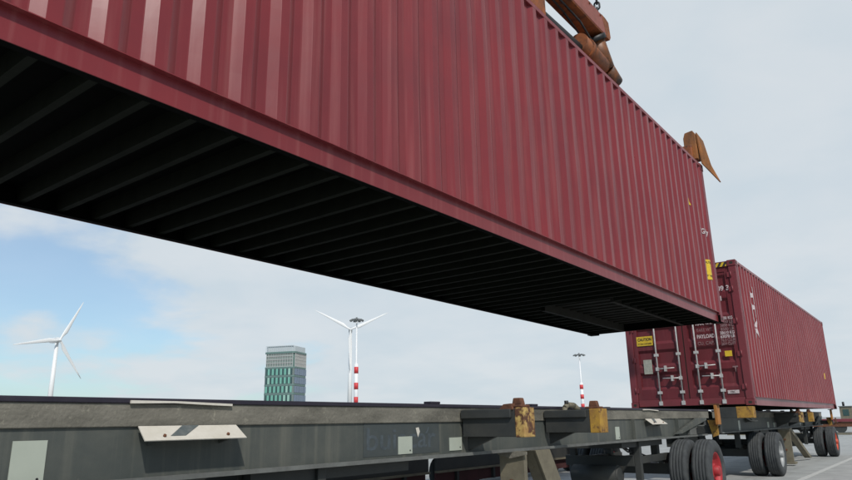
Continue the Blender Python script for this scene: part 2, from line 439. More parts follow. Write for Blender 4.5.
    for s in (-1, 1):
        x0, x1 = (.012, W / 2 - .155) if s > 0 else (-W / 2 + .155, -.012)
        mb = MB(); Y = .045
        # five horizontal folds pressed in the sheet
        n = 5; hh = (dz1 - dz0 - .24) / n; prof = [(Y, dz0 + .0), (Y, dz0 + .10)]
        for k in range(n):
            b = dz0 + .12 + k * hh
            prof += [(Y, b + .09), (Y + .034, b + .15), (Y + .034, b + hh - .15 + .06), (Y, b + hh - .03)]
        prof += [(Y, dz1)]
        A = [mb.bm.verts.new((x0 + .09, a, b)) for a, b in prof]; B = [mb.bm.verts.new((x1 - .09, a, b)) for a, b in prof]
        for i in range(len(prof) - 1): mb.face([A[i], B[i], B[i + 1], A[i + 1]])
        mb.box(x0, x0 + .09, .036, .085, dz0, dz1); mb.box(x1 - .09, x1, .036, .085, dz0, dz1)
        mb.box(x0 + .09, x1 - .09, .034, .044, dz0, dz0 + .09); mb.box(x0 + .09, x1 - .09, .034, .044, dz1 - .09, dz1)
        d = mb.build('door', 'maroon_door_shaded', root)
        mb = MB()
        for q in (x0 - .010, x1 - .004): mb.box(q, q + .014, .046, .060, dz0 - .012, dz1 + .012)
        for q in (dz0 - .012, dz1): mb.box(x0 - .010, x1 + .010, .047, .059, q, q + .012)
        mb.build('gasket', 'ink_and_hole_black', d)
        mb = MB(); mb.box(x0 + .02, x1 - .02, .095, .10, dz0, dz1); mb.build('door_lining', 'maroon_door_shaded', d)
        rods = ((.235, .67) if s > 0 else (-.585, -.125))
        hz = ((.80, .59) if s > 0 else (.79, .585))
        for i, rx in enumerate(rods):
            mb = MB(); mb.tube((rx, .008, .06), (rx, .008, H - .05), .0165, n=12)
            mb.box(rx - .035, rx + .035, -.012, .030, .045, .125); mb.box(rx - .035, rx + .035, -.012, .030, H - .11, H - .04)
            rod = mb.build('lock_rod', 'galv', d)
            for q in (.30, 1.08, 1.75, H - .32):
                mb = MB(); mb.box(rx - .045, rx + .045, -.014, .034, q - .028, q + .028); mb.build('rod_bracket', 'galv', rod, bevel=.004)
            z = hz[i]; dr = 1 if i == 0 else -1
            mb = MB(); mb.tube((rx, -.016, z), (rx + dr * .36, -.030, z + .008), .013, .010, n=8)
            mb.box(rx - .03, rx + .03, -.028, .02, z - .035, z + .035)
            mb.box(rx + dr * .17 - .018, rx + dr * .17 + .018, -.046, .04, z - .055, z + .06)
            mb.build('handle', 'galv', rod)
        hx = x1 + .006 if s > 0 else x0 - .006
        for q in (.36, 1.0, 1.65, 2.3, 2.6):
            mb = MB(); mb.box(hx - .045, hx + .035, .012, .034, q - .05, q + .05); mb.tube((hx + .03 * s, .006, q - .06), (hx + .03 * s, .006, q + .06), .014, n=10)
            mb.build('hinge', 'maroon_frame', d)
    return root, hd, off

def Rm(yaw, pitch, roll):
    cy, sy = math.cos(yaw), math.sin(yaw); cp, sp = math.cos(pitch), math.sin(pitch); cr, sr = math.cos(roll), math.sin(roll)
    return Matrix(((cy, -sy, 0), (sy, cy, 0), (0, 0, 1))) @ Matrix(((1, 0, 0), (0, cp, -sp), (0, sp, cp))) @ Matrix(((cr, 0, sr), (0, 1, 0), (-sr, 0, cr)))

rot1 = Rm(-.007, -.005, -.005)
loc1 = Vector((-2.900, 12.335, 1.588 + CAMZ)) - rot1 @ Vector((W / 2, L, 0))
m1 = rot1.to_4x4(); m1.translation = loc1
c1, hd1, OFF = container('maroon container hanging in the air with its black ribbed underside showing', m1, 1.3)
rot2 = Rm(.005, 0, 0)
loc2 = Vector((-3.048, 14.51, .242 + CAMZ)) - rot2 @ Vector((W / 2, 0, 0))
m2 = rot2.to_4x4(); m2.translation = loc2
c2, hd2, _ = container('maroon container standing on the far chassis with its doors and lock rods facing the camera', m2, 8.7)

def skin_x(y): return W / 2 - .003 - profile(y, OFF) + .004
def side_decal(name, pts2, mat, parent, label=None):
    """polygon (y,z) laid over the folds of the +x side sheet"""
    bm = bmesh.new()
    f = bm.faces.new([bm.verts.new((0, y, z)) for y, z in pts2])
    drape(bm); me = bpy.data.meshes.new(name); bm.to_mesh(me); bm.free(); me.materials.append(M[mat])
    o = bpy.data.objects.new(name, me); col.objects.link(o); o.parent = parent
    if label: o['label'] = label
    return o
def drape(bm, extra=0.0):
    ys = [v.co.y for v in bm.verts]; a, b = min(ys), max(ys)
    k = int((a - OFF) / PITCH) - 1
    while OFF + k * PITCH < b:
        for t in (0, .072, .136, .2055):
            yy = OFF + k * PITCH + t
            if a < yy < b: bmesh.ops.bisect_plane(bm, geom=bm.verts[:] + bm.edges[:] + bm.faces[:], plane_co=(0, yy, 0), plane_no=(0, 1, 0))
        k += 1
    for v in bm.verts: v.co.x = skin_x(v.co.y) + extra
def side_text(name, s, size, mat, parent, origin, ux, uy, bold=.02, fit=None, worn=False):
    o = put_text(name, s, size, mat, parent, (0, *origin), (0, *ux), (0, *uy), bold, fit=fit)
    bm = bmesh.new(); bm.from_mesh(o.data); drape(bm, .002)
    if worn:    # the paint has gone from the hollows of the folds
        bmesh.ops.delete(bm, geom=[f_ for f_ in bm.faces if f_.calc_center_median().x < W / 2 - .022], context='FACES')
    bm.to_mesh(o.data); bm.free()
    return o

# --- markings, container on the far chassis (door end faces -y; reads left to right along +x)
ux, uy = (1, 0, 0), (0, 0, 1)
DY = .030
def plate_on_door(name, x0, x1, z0, z1, mat, y=DY, parent=None, label=None):
    mb = MB(); mb.box(x0, x1, y - .0015, y + .0015, z0, z1); o = mb.build(name, mat, parent or c2)
    if label: o['label'] = label
    return o
put_text('lettering', 'MAX. WT.', .105, 'white', c2, (.285, DY, 1.63), ux, uy, .03, fit=.33)
put_text('lettering', 'TARE WT.', .095, 'white_worn', c2, (.285, DY, 1.495), ux, uy, .01, fit=.33)
put_text('lettering', 'PAYLOAD', .105, 'white', c2, (.285, DY, 1.36), ux, uy, .03, fit=.35)
put_text('lettering', 'CU. CAP.', .095, 'white_worn', c2, (.285, DY, 1.225), ux, uy, .02, fit=.33)
for k, (a, m_) in enumerate((('32500 KG', 'white'), ('71650 LB', 'white_worn'), (' 3890 KG', 'white_worn'), (' 8580 LB', 'white_worn'), ('28610 KG', 'white'), ('63070 LB', 'white'), ('76.3 CU.M', 'white_worn'), ('2694 CU.FT', 'white_worn'))):
    put_text('lettering', a, .082, m_, c2, (.745, DY, 1.70 - k * .0735), ux, uy, .03, fit=.275)
put_text('lettering', 'TGHU', .13, 'white', c2, (.26, DY, 2.29), ux, uy, .03, fit=.30)
put_text('lettering', '7809 3', .14, 'white', c2, (.655, DY, 2.29), ux, uy, .03, fit=.375)
put_text('lettering', '45 G1', .13, 'white', c2, (.53, DY, 2.09), ux, uy, .03, fit=.33)
tgt = plate_on_door('caution_sticker', -.985, -.63, 1.30, 1.50, 'yellow_label')
put_text('sticker_lettering', 'CAUTION', .085, 'ink_and_hole_black', tgt, (-.96, DY - .004, 1.405), ux, uy, .03, fit=.30)
put_text('sticker_lettering', '9\'6" HIGH CONTAINER', .05, 'ink_and_hole_black', tgt, (-.96, DY - .004, 1.325), ux, uy, .01, fit=.30)
plate_on_door('approval_plate', -.88, -.70, .70, 1.00, 'pale_label', label='pale riveted approval plate')
y_ = plate_on_door('warning_sticker', .79, .925, .96, 1.07, 'yellow_label', y=.020)
w_ = plate_on_door('oval_plate', .75, .965, .235, .30, 'white', y=.020)
put_text('sticker_lettering', 'CSC', .05, 'ink_and_hole_black', w_, (.80, .016, .25), ux, uy, .02)
mb = MB()
mb.box(.90, 1.00, .024, .028, .74, .765); mb.prism([(.935, .74), (.965, .74), (.952, .64)], 'y', .024, .028)
mb.build('emblem', 'white_worn', c2)
# hazard stripes on the header
mb = MB(); mb.mat('yellow_label'); mb.box(.55, 1.04, .011, .014, H - .115, H - .03); mb.mat('ink_and_hole_black')
for k in range(5):
    x = .56 + k * .1; mb.prism([(x, H - .115), (x + .05, H - .115), (x + .1, H - .03), (x + .05, H - .03)], 'y', .007, .0105)
mb.build('hazard_strip', None, hd2)
# side letters run down the corrugations
side_text('lettering', 'TEX', .46, 'white', c2, (1.00, 2.50), (0, -1), (1, 0), .03, fit=1.14, worn=True)
side_decal('lettering', [(1.06, 2.60), (1.17, 2.60), (1.17, 2.65), (1.06, 2.65)], 'white', c2)
side_decal('warning_sticker', [(10.50, .92), (10.66, .92), (10.66, 1.10), (10.50, 1.10)], 'yellow_label', c2)
side_text('lettering', 'TGHU', .12, 'white_worn', c2, (10.55, 1.80), (1, 0), (0, 1), .02)
mb = MB(); mb.box(W / 2 - .060, W / 2 + .0005, .19, .26, H - .055, H - .02); mb.build('data_plate', 'white', c2)
# hanging container: stickers near its far corner
s_ = side_decal('warning_sticker', [(11.61, .68), (11.89, .70), (11.89, 1.05), (11.61, 1.03)], 'yellow_label', c1)
side_text('sticker_lettering', 'CAUTION', .055, 'ink_and_hole_black', s_, (11.64, .97), (1, 0), (0, 1), .02, fit=.22)
side_text('sticker_lettering', '9\'6" HIGH', .045, 'ink_and_hole_black', s_, (11.64, .74), (1, 0), (0, 1), .02, fit=.22)
side_decal('hazard_triangle', [(11.06, 1.88), (11.18, 1.88), (11.11, 2.02)], 'yellow_label', c1)
side_decal('warning_sticker', [(11.60, 1.72), (11.665, 1.72), (11.665, 1.94), (11.60, 1.94)], 'yellow_label', c1)
side_text('lettering', 'TGHU 7', .13, 'white', c1, (11.60, 1.50), (1, 0), (0, 1), .02, fit=.40)

# ------------------------------------------------------------------ terminal trailer
def wheel_mesh_parts():
    r = .49; w = .135
    # tyre with circumferential grooves
    prof = [(-w + .02, .29), (-w, .31), (-w - .012, .38), (-w + .002, .445), (-w + .022, .476)]
    for gx in (-.066, -.024, .024, .066):
        prof += [(gx - .005, .489), (gx - .003, .483), (gx + .003, .483), (gx + .005, .489)]
    prof += [(w - .022, .476), (w - .002, .445), (w + .012, .38), (w, .31), (w - .02, .29), (w - .05, .28), (-w + .05, .28), (-w + .02, .29)]
    return prof
def make_wheel(rim, side, outer, parent):
    """axle along x; side = +1 when the hub looks to +x"""
    if outer: rp = [(.118, .292), (.122, .278), (.085, .262), (.045, .225), (.030, .20), (.034, .13), (.060, .115), (.085, .10), (.090, .0)]
    else: rp = [(.118, .292), (.122, .278), (.05, .262), (-.02, .22), (-.03, .0)]
    hub = MB()
    hub.lathe_x([(side * x, q) for x, q in [(.088, .085), (.150, .080), (.165, .065), (.168, .0001)]], n=24)
    h = hub.build('wheel', rim, parent)
    mb = MB(); mb.lathe_x([(side * x, q) for x, q in rp], n=40)
    for k in range(10):
        a = 2 * math.pi * k / 10
        if outer: mb.tube((side * .028, .165 * math.cos(a), .165 * math.sin(a)), (side * .062, .165 * math.cos(a), .165 * math.sin(a)), .014, n=6)
    mb.lathe_x([(-side * .12, .29), (-side * .10, .27), (-side * .04, .25), (side * .03, .25)], n=32)
    mb.build('rim', rim, h)
    mb = MB(); mb.lathe_x(wheel_mesh_parts(), n=56); mb.build('tyre', 'rubber', h)
    return h

def twistlock(parent, x, y, z, mat='rust', s=1.0):
    mb = MB(); mb.box(x - .07, x + .07, y - .08, y + .08, z, z + .022); mb.prism([(x - .05, z + .02), (x + .05, z + .02), (x + .035, z + .065 * s), (x - .035, z + .065 * s)], 'y', y - .035, y + .035)
    return mb.build('twistlock', mat, parent, bevel=.008)

def trailer(label, xc, yc, rims, brace_end, lettering):
    root = empty('container_trailer', (xc, yc, 0)); tag(root, label, 'trailer', 'container trailers coupled in a row')
    # two longitudinal beams
    for s in (1, -1):
        ya, yb = -6.25, 6.75
        mb = MB()
        mb.mat('web'); mb.box(s * .500, s * .520, ya, yb, .965, 1.233)
        mb.mat('flange'); mb.box(s * .44, s * .590, ya, yb - .05, .945, .965)
        if s > 0: mb.box(.580, .592, ya, yb - .05, .941, .968)
        beam = mb.build('main_beam', None, root)
        mb = MB(); mb.box(s * .44, s * .535, ya, yb + .35, 1.233, 1.357); mb.build('top_rail', 'band', beam, bevel=.005)
        mb = MB(); mb.box(s * .43, s * .545, ya, yb + .35, 1.357, 1.386); mb.build('rail_cap', 'edge', beam, bevel=.005)
        # weld line and stiffeners on the web
        for y in (-4.9, -2.2, 0.0, 3.3, 5.2):
            mb = MB(); mb.box(s * .520, s * .575, y - .006, y + .006, .967, 1.232); 
            if y > 3: mb.build('stiffener', 'web', beam)
            else: mb.bm.free()
        # row of small rivet heads under the rail
    for y in (-5.4, -3.9, -2.4, 0, 2.4, 3.9, 5.4):
        mb = MB(); mb.box(-.499, .499, y - .05, y + .05, 1.00, 1.22); mb.build('cross_beam', 'dark_steel', root)
    # bolsters: y, reach, half depth, z0, z1, cap kind
    for (y, reach, hd_, z0, z1, kind) in ((-6.15, 1.20, .10, 1.23, 1.440, 'wide'), (-.78, 1.185, .09, 1.10, 1.345, 'rusty'), (.82, 1.185, .09, 1.105, 1.345, 'orange'), (6.0, 1.0, .08, 1.13, 1.440, 'thin')):
        for s in (1, -1):
            mb = MB(); cap = .30 if kind == 'wide' else (.09 if kind == 'rusty' else .12)
            x0, x1 = s * .547, s * (reach - cap)
            if kind == 'thin': mb.box(s * .60, s * (reach - .02), y + .085, y + .16, .98, 1.11)
            else: mb.box(x0, x1, y - hd_, y + hd_, z0, z1 - .006)
            if kind in ('rusty', 'orange'):
                mb.box(x0, x1 - s * .03, y - hd_ - .03, y - hd_ - .001, z1 - .085, z1 - .012)
                mb.prism([(x0, z0 - .001), (x0, z0 - .12), (x0 + s * .30, z0 - .001)], 'y', y - .02, y + .02)
            b = mb.build('bolster', 'dark_steel', root, bevel=.006)
            if kind == 'thin': cap = .05
            mb = MB(); mb.box(s * (reach - cap) , s * reach, y - hd_ - .006, y + hd_ + .006, z0 - .004, z1)
            mb.build('end_cap', {'wide': 'yellow', 'rusty': 'yellow_rusty', 'orange': 'yellow', 'thin': 'orange'}[kind], b, bevel=.007)
            if kind != 'wide':
                twistlock(b, s * (reach - (.10 if kind != 'thin' else .03)), y, z1 + .001, 'rust', 1.25 if kind in ('rusty', 'orange') else .3)
                if kind == 'rusty':
                    mb = MB(); mb.prism([(s * (reach - .26), z1 - .03), (s * (reach - .20), z1 + .03), (s * (reach - .12), z1 + .035), (s * (reach - .10), z1 - .02)], 'y', y - .1, y - .02)
                    mb.build('lock_lever', 'rust', b, bevel=.006)
            if kind == 'thin':
                mb = MB(); mb.prism([(s * .80, 1.20), (s * .945, 1.20), (s * .945, .96), (s * .86, .93)], 'y', y + .02, y + .08)
                mb.build('bracket', 'yellow', b)
    # folded catch horns on top between the middle bolsters and beyond
    for (x, y) in ((.50, -1.25), (.50, .55),):
        mb = MB(); mb.box(x - .05, x + .03, y - .07, y + .07, 1.387, 1.408); mb.build('rail_stud', 'edge', root, bevel=.005)
    mb = MB(); mb.path([(.60, 1.10, 1.30), (.60, 1.12, 1.37), (.60, 1.20, 1.405), (.60, 1.36, 1.40), (.60, 1.48, 1.35), (.60, 1.52, 1.28)], .030, n=10)
    mb.build('air_hose', 'khaki', root)
    mb = MB(); mb.tube((.60, 1.17, 1.40), (.60, 1.17, 1.45), .025, n=8); mb.build('hose_valve', 'black_metal', root)
    # white guide plates: flare outward from the rail
    for (y0, y1) in ((-4.02, -3.37), (3.80, 4.42)):
        for s in (1, -1):
            xa, za = s * .548, 1.236; xb, zb = s * .660, 1.160; sh = -.03 if s > 0 else -.03
            mb = MB(); mb.mat('plate')
            def quad(ya0, ya1, yb0, yb1, m_, t0=0., t1=1., lift=0.):
                mb.mat(m_)
                A = Vector((xa, 0, za)); B = Vector((xb, 0, zb))
                P = A.lerp(B, t0); Q = A.lerp(B, t1); nrm = Vector((s * .6, 0, .8)) * .006
                o_ = Vector((s * .6, 0, .8)) * lift
                top = [Vector((P.x, ya0, P.z)) + o_, Vector((P.x, ya1, P.z)) + o_, Vector((Q.x, yb1, Q.z)) + o_, Vector((Q.x, yb0, Q.z)) + o_]
                vt = [mb.bm.verts.new(p) for p in top]; vb = [mb.bm.verts.new(p - nrm) for p in top]
                mb.face(vt); mb.face(list(reversed(vb)))
                for i in range(4): mb.face([vt[i], vb[i], vb[(i + 1) % 4], vt[(i + 1) % 4]])
            quad(y0, y1, y0 - .02, y1 + .0, 'plate')
            g = mb.build('guide_plate', None, root)
            mb = MB()
            ym = y0 + (y1 - y0) * .46
            quad(ym - .03, ym + .08, ym - .15, ym - .055, 'plate_dark', 0.02, .74, .003)
            mb.mats = ['plate_dark']; 
            for f in mb.bm.faces: f.material_index = 0
            mb.build('dark_patch', None, g)
            for yy in (y0 + .11, y1 - .12):
                mb = MB(); c_ = Vector((xa + (xb - xa) * .75, yy, za + (zb - za) * .75)); mb.tube(c_, c_ + Vector((s * .6, 0, .8)) * .012, .009, n=6)
                mb.build('bolt', 'rust', g)
            for yy in (y0 + .08, y1 - .10):
                mb = MB(); mb.prism([(s * .522, 1.232), (s * .648, 1.162), (s * .522, 1.13)], 'y', yy, yy + .01); mb.build('gusset', 'web', g)
            # bent strip along the top edge of the rail
            ym = (y0 + y1) / 2
            mb = MB(); mb.prism([(y0 - .06, 1.356), (y0 - .06, 1.373), (ym - .1, 1.372), (y1 - .04, 1.361), (y1 - .04, 1.348), (ym + .1, 1.353), (ym - .12, 1.361)], 'x', min(s * .5455, s * .556), max(s * .5455, s * .556)); mb.build('edge_strip', 'plate', root)
    # reflector plates on the web
    for (y0, y1, z0, z1) in ((-4.64, -4.48, .965, 1.175), (-1.76, -1.58, .985, 1.125), (-1.05, -.86, .985, 1.10), (2.72, 2.86, .975, 1.14)):
        mb = MB(); mb.box(.521, .526, y0, y1, z0 + .004, z1); p = mb.build('reflector_plate', 'reflector', root)
        mb = MB(); mb.tube((.526, y1 - .03, z0 + .03), (.530, y1 - .03, z0 + .03), .006, n=8); mb.build('rivet', 'black_metal', p)
    if lettering:
        mb = MB(); mb.box(.5205, .5225, -2.17, -1.20, .985, 1.228); mb.build('repaint_patch', 'patch', root)
        put_text('lettering', 'buiscar', .235, 'letter_grey', root, (.5235, -2.15, 1.035), (0, 1, 0), (0, 0, 1), .01, fit=.90)
        mb = MB(); mb.prism([(-1.53, 1.19), (-1.49, 1.195), (-1.475, 1.16), (-1.50, 1.115), (-1.515, 1.15)], 'x', .5238, .5250); mb.build('paint_scrap', 'plate', root)
        mb = MB(); mb.prism([(-1.40, 1.14), (-1.37, 1.145), (-1.34, 1.195), (-1.36, 1.195)], 'x', .5238, .5250); mb.build('paint_scrap', 'letter_grey', root)
    # diagonal strut at the rear end of the beam
    mb = MB(); mb.prism([(5.0, 1.00), (5.25, 1.00), (6.7, 1.20), (6.7, 1.24), (6.2, 1.24)], 'x', .545, .60); mb.build('end_gusset', 'web', root, bevel=.004)
    mb = MB(); mb.box(.50, .58, 5.75, 6.72, .97, 1.12); mb.build('end_block', 'flange', root, bevel=.004)
    mb = MB(); mb.box(-.58, .58, 6.60, 6.72, 1.0, 1.20); mb.build('rear_crossbeam', 'dark_steel', root, bevel=.006)
    # axles and wheels
    for (ay, rim_o, key) in ((5.10, rims[1], 'rear'), (-3.7, rims[0], 'front')):
        mb = MB(); mb.tube((-1.0, ay, .49), (1.0, ay, .49), .065, n=14); mb.box(-.62, .62, ay - .09, ay + .09, .40, .56)
        ax = mb.build('axle', 'dark_steel', root)
        WS = .94
        for s in (1, -1):
            for k, (xx, outer) in enumerate(((.985, True), (.65, False))):
                h = make_wheel(rim_o if outer else 'red_rim', s if outer else -s, outer, root)
                h.location = (s * xx, ay, .49 * WS); h.scale = (1, WS, WS)
            # leaf spring and hanger
            mb = MB()
            for q in range(4): mb.box(s * .33, s * .41, ay - .50 + q * .07, ay + .50 - q * .07, .57 + .022 * (3 - q), .588 + .022 * (3 - q))
            mb.box(s * .32, s * .42, ay - .56, ay - .46, .60, .93); mb.box(s * .32, s * .42, ay + .46, ay + .56, .60, .93)
            mb.build('leaf_spring', 'dark_steel', root)
        mb = MB()
        # bogie cradle ahead of the axle
        yb_ = ay - (1.55 if key == 'rear' else -1.1)
        mb.box(.44, .53, yb_ - .04, yb_ + .04, .42, .938); mb.box(-.53, -.44, yb_ - .04, yb_ + .04, .42, .938)
        mb.box(-.60, .44, yb_ - .05, yb_ + .05, .60, .74)
        mb.box(.36, .44, min(yb_, ay), max(yb_, ay), .62, .72); mb.box(-.44, -.36, min(yb_, ay), max(yb_, ay), .62, .72)
        mb.build('bogie_frame', 'dark_steel', root, bevel=.006)
        mb = MB(); mb.box(-.50, .50, yb_ - .6, yb_ + 1.0, .86, .94); mb.build('turntable', 'dark_steel', root)
        mb = MB(); mb.tube((-.35, yb_ - .30, .50), (.30, yb_ - .30, .50), .13, n=20); mb.tube((-.37, yb_ - .30, .50), (.32, yb_ - .30, .50), .10, n=20)
        mb.build('air_tank', 'dark_steel', root)
        mb = MB(); mb.path([(.38, yb_ - .4, .9), (.42, yb_ - .2, .80), (.40, yb_ + .3, .76), (.36, yb_ + .9, .66)], .012)
        mb.path([(.30, yb_ - .4, .9), (.36, yb_ - .1, .84), (.34, yb_ + .4, .72), (.2, yb_ + 1.0, .60)], .012); mb.build('brake_hose', 'black_metal', root)
    # support leg with its brace
    for s in (1,):
        mb = MB(); x0, x1 = s * .42, s * .70
        mb.box(x0, x1, -.33, -.27, .10, .944)
        mb.box(x0, x0 + s * .03, -.27, .0, .30, .944)
        leg = mb.build('support_leg', 'khaki', root, bevel=.006); leg.location = (0, .28, 0)
        mb = MB(); mb.box(x0 - s * .04, x1 + s * .04, -.42, -.12, .045, .10); mb.build('foot_plate', 'khaki', leg, bevel=.006)
        mb = MB(); by, bz = brace_end
        X = s * .62
        mb.prism([(.02, .94), (.34, .94), (by + .16, bz), (by - .16, bz)], 'x', X - .02, X + .02)
        mb.prism([(.02, .94), (.06, .94), (by - .12, bz), (by - .16, bz)], 'x', X - s * .12 - .02, X)
        mb.build('brace', 'khaki', leg, bevel=.004)
        mb = MB(); mb.prism([(x0, .944), (x1 + s * .04, .944), (x1 + s * .04, .915), (s * .56, .88), (x0, .915)], 'y', -.36, -.335)
        mb.build('leg_bracket', 'band', leg)
        for z in (.66, .40):
            mb = MB(); mb.tube((s * .56, -.34, z), (s * .56, -.365, z), .028, n=6); mb.build('bolt', 'rust', leg)
    # drawbar and coupling at both ends
    mb = MB(); mb.box(-.10, .10, -7.45, -6.2, .80, .92); mb.prism([(-.45, -6.2), (-.10, -7.1), (.10, -7.1), (.45, -6.2)], 'z', .925, .96)
    mb.build('drawbar', 'dark_steel', root, bevel=.006)
    mb = MB(); mb.box(-.16, .16, 6.73, 6.98, .74, 1.02); mb.tube((0, 6.98, .86), (0, 7.14, .86), .05, n=12); mb.build('tow_coupling', 'dark_steel', root, bevel=.006)
    # electrical and air lines slung along the inside
    for q in (.30, .34):
        mb = MB(); pts = [(q, -5.6 + k * .55, 1.03 - .03 * math.sin(k * 2.1) ** 2) for k in range(21)]; mb.path(pts, .011, n=6); mb.build('air_line', 'black_metal', root)
    return root

t1 = trailer('empty grey flatbed chassis in the foreground under the hanging container', -4.12, 6.12, ('red_rim', 'red_rim'), (.78, .05), True)
t2 = trailer('grey chassis behind the empty one, loaded with a container and showing a silver hubbed wheel', -4.27, 20.62, ('silver_rim', 'orange_rim'), (2.75, .06), False)

# ------------------------------------------------------------------ spreader hanging above
sp = empty('container_spreader', mtx=Matrix.Translation((loc1.x, loc1.y, loc1.z + H + .02)) @ rot1.to_4x4())
tag(sp, 'rusty orange lifting spreader clamped on top of the hanging container', 'spreader')
# local frame: x 0 = container centre, y along it, z 0 = container roof
mb = MB(); mb.box(-.28, .28, 2.0, 10.2, .34, .80); mb.build('centre_frame', 'spreader_red', sp, bevel=.02)
for y0 in (.12, 11.92):
    mb = MB(); mb.box(-1.20, 1.13, y0 - .0, y0 + .20, .08, .33); mb.build('end_beam', 'spreader_orange', sp, bevel=.012)
mb = MB(); mb.box(-.12, .12, .3, 11.9, .40, .66); mb.build('telescopic_beam', 'spreader_orange', sp, bevel=.012)
mb = MB(); mb.box(-.10, .30, 11.3, 11.93, .34, .58); mb.build('sensor_box', 'spreader_orange', sp, bevel=.02)
# side frame above the near top rail
for s in (1, -1):
    mb = MB()
    a, b = s * .93, s * 1.205
    mb.mat('spreader_red'); mb.box(a, b, 3.4, 8.02, .62, .90)
    mb.mat('spreader_orange'); mb.box(a + s * .004, b - s * .004, 3.42, 8.0, .60, .619)
    sb = mb.build('side_beam', None, sp, bevel=.012)
    mb = MB(); mb.prism([(7.9, .902), (8.03, .902), (8.13, .88), (8.16, .66), (8.12, .60), (8.022, .60)], 'x', a, b + s * .002)
    mb.build('end_plate', 'spreader_orange', sb)
    for y in (3.6, 6.3):
        mb = MB(); mb.box(s * .28, a, y, y + .25, .60, .84); mb.build('cross_arm', 'spreader_red', sp, bevel=.01)
    # lower swing arm: dark link, orange barrel, blunt nose
    mb = MB(); mb.tube((s * 1.06, 5.2, .09), (s * 1.06, 7.45, .17), .062, n=18); mb.build('swing_rod', 'black_metal', sp)
    mb = MB(); mb.tube((s * 1.06, 7.35, .25), (s * 1.06, 8.05, .21), .135, n=24); mb.tube((s * 1.06, 7.52, .245), (s * 1.06, 7.60, .24), .152, n=24)
    mb.tube((s * 1.06, 8.05, .22), (s * 1.06, 8.14, .21), .135, .10, n=24)
    arm = mb.build('swing_arm', 'spreader_orange', sp)
    mb = MB(); mb.tube((s * 1.05, 7.92, .56), (s * 1.09, 8.16, .20), .145, .125, n=22); mb.tube((s * 1.09, 8.16, .20), (s * 1.13, 8.42, .09), .125, .095, n=22)
    mb.build('elbow', 'elbow_dark', arm)
    mb = MB(); mb.tube((s * 1.045, 7.90, .60), (s * 1.05, 7.94, .54), .175, n=22); mb.build('collar', 'black_metal', arm)
    mb = MB(); mb.box(s * 1.0, s * 1.14, 5.6, 6.3, .06, .60); mb.build('hanger', 'spreader_orange', sp, bevel=.01)
    mb = MB(); mb.box(s * .98, s * 1.16, 4.4, 5.1, .08, .60); mb.build('hanger', 'spreader_orange', sp, bevel=.01)
    for q in (6.7, 7.1, 7.5, 7.85):
        mb = MB(); mb.tube((s * 1.204, q, .86), (s * 1.216, q, .86), .017, n=6); mb.build('bolt', 'rust', sb)
    mb = MB(); mb.path([(s * 1.10, 6.2, .585), (s * 1.12, 6.9, .55), (s * 1.14, 7.3, .50), (s * 1.13, 7.62, .40)], .014); mb.path([(s * 1.04, 6.2, .585), (s * 1.05, 7.0, .53), (s * 1.02, 7.5, .48), (s * 1.05, 7.75, .38)], .014); mb.build('hydraulic_hose', 'black_metal', sp)
    mb = MB(); mb.box(s * .99, s * 1.20, 6.28, 6.34, .55, .61); mb.build('weld_plate', 'rust', sb)
# corner flippers: bent flap that reaches down past the casting
for (yy, d) in ((12.10, 1), (.09, -1)):
    for s in (1, -1):
        mb = MB()
        # block over the corner
        mb.prism([(s * .985, .06), (s * .985, .50), (s * 1.02, .60), (s * 1.16, .62), (s * 1.20, .55), (s * 1.20, .06)], 'y', yy - .12, yy + .10)
        f = mb.build('corner_arm', 'flap', sp, bevel=.01)
        mb = MB()
        # triangular guide leaf outside the corner, tip leaning away and down
        o = [(s * 1.225, yy - .08, .57), (s * 1.235, yy + .28, .52), (s * 1.30, yy + .36, .04), (s * 1.43, yy + .34, -.33), (s * 1.25, yy - .04, -.03)]
        o = [Vector((p[0], yy + (p[1] - yy) * d, p[2])) for p in o]
        vt = [mb.bm.verts.new(p) for p in o]; vb = [mb.bm.verts.new(p - Vector((s * .02, 0, 0))) for p in o]
        mb.face(vt); mb.face(list(reversed(vb)))
        for i in range(5): mb.face([vt[i], vb[i], vb[(i + 1) % 5], vt[(i + 1) % 5]])
        mb.build('guide_flap', 'flap', f)
        mb = MB(); mb.tube((s * 1.10, yy, -.015), (s * 1.10, yy, .08), .045, n=12); mb.build('twistlock', 'black_metal', f)
# chain
mb = MB(); base = Vector((-3.00, 8.02, 1.22 + 5.40)); 
z = 0; k = 0
while z < 4.2:
    u = Vector((0, 0, 1)); w = Vector((1, .3, 0)).normalized() if k % 2 == 0 else Vector((-.3, 1, 0)).normalized()
    mb.torus(base + Vector((.02 * math.sin(z), .02 * math.cos(z * 1.3) - .012 * z, z)), .034, .0135, u, w, stretch=.024, n=14, k=8); z += .087; k += 1
ch = mb.build('lifting_chain', 'black_metal')
tag(ch, 'black steel link chain rising from the rusty spreader beam', 'chain')

# ------------------------------------------------------------------ setting
mb = MB(); mb.box(-3000, 3000, -1500, 4500, -.5, 0)
g = mb.build('ground', 'ground'); tag(g, kind='structure')
mb = MB(); mb.box(-2.78, -2.66, -20, 90, .001, .004); o = mb.build('lane_marking', 'line'); tag(o, kind='structure')
mb = MB(); mb.box(1.7, 1.82, -20, 90, .001, .004); o = mb.build('lane_marking', 'line'); tag(o, kind='structure')

def at(az, dist, z=0):
    return Vector((az[0] * dist, az[1] * dist, z))
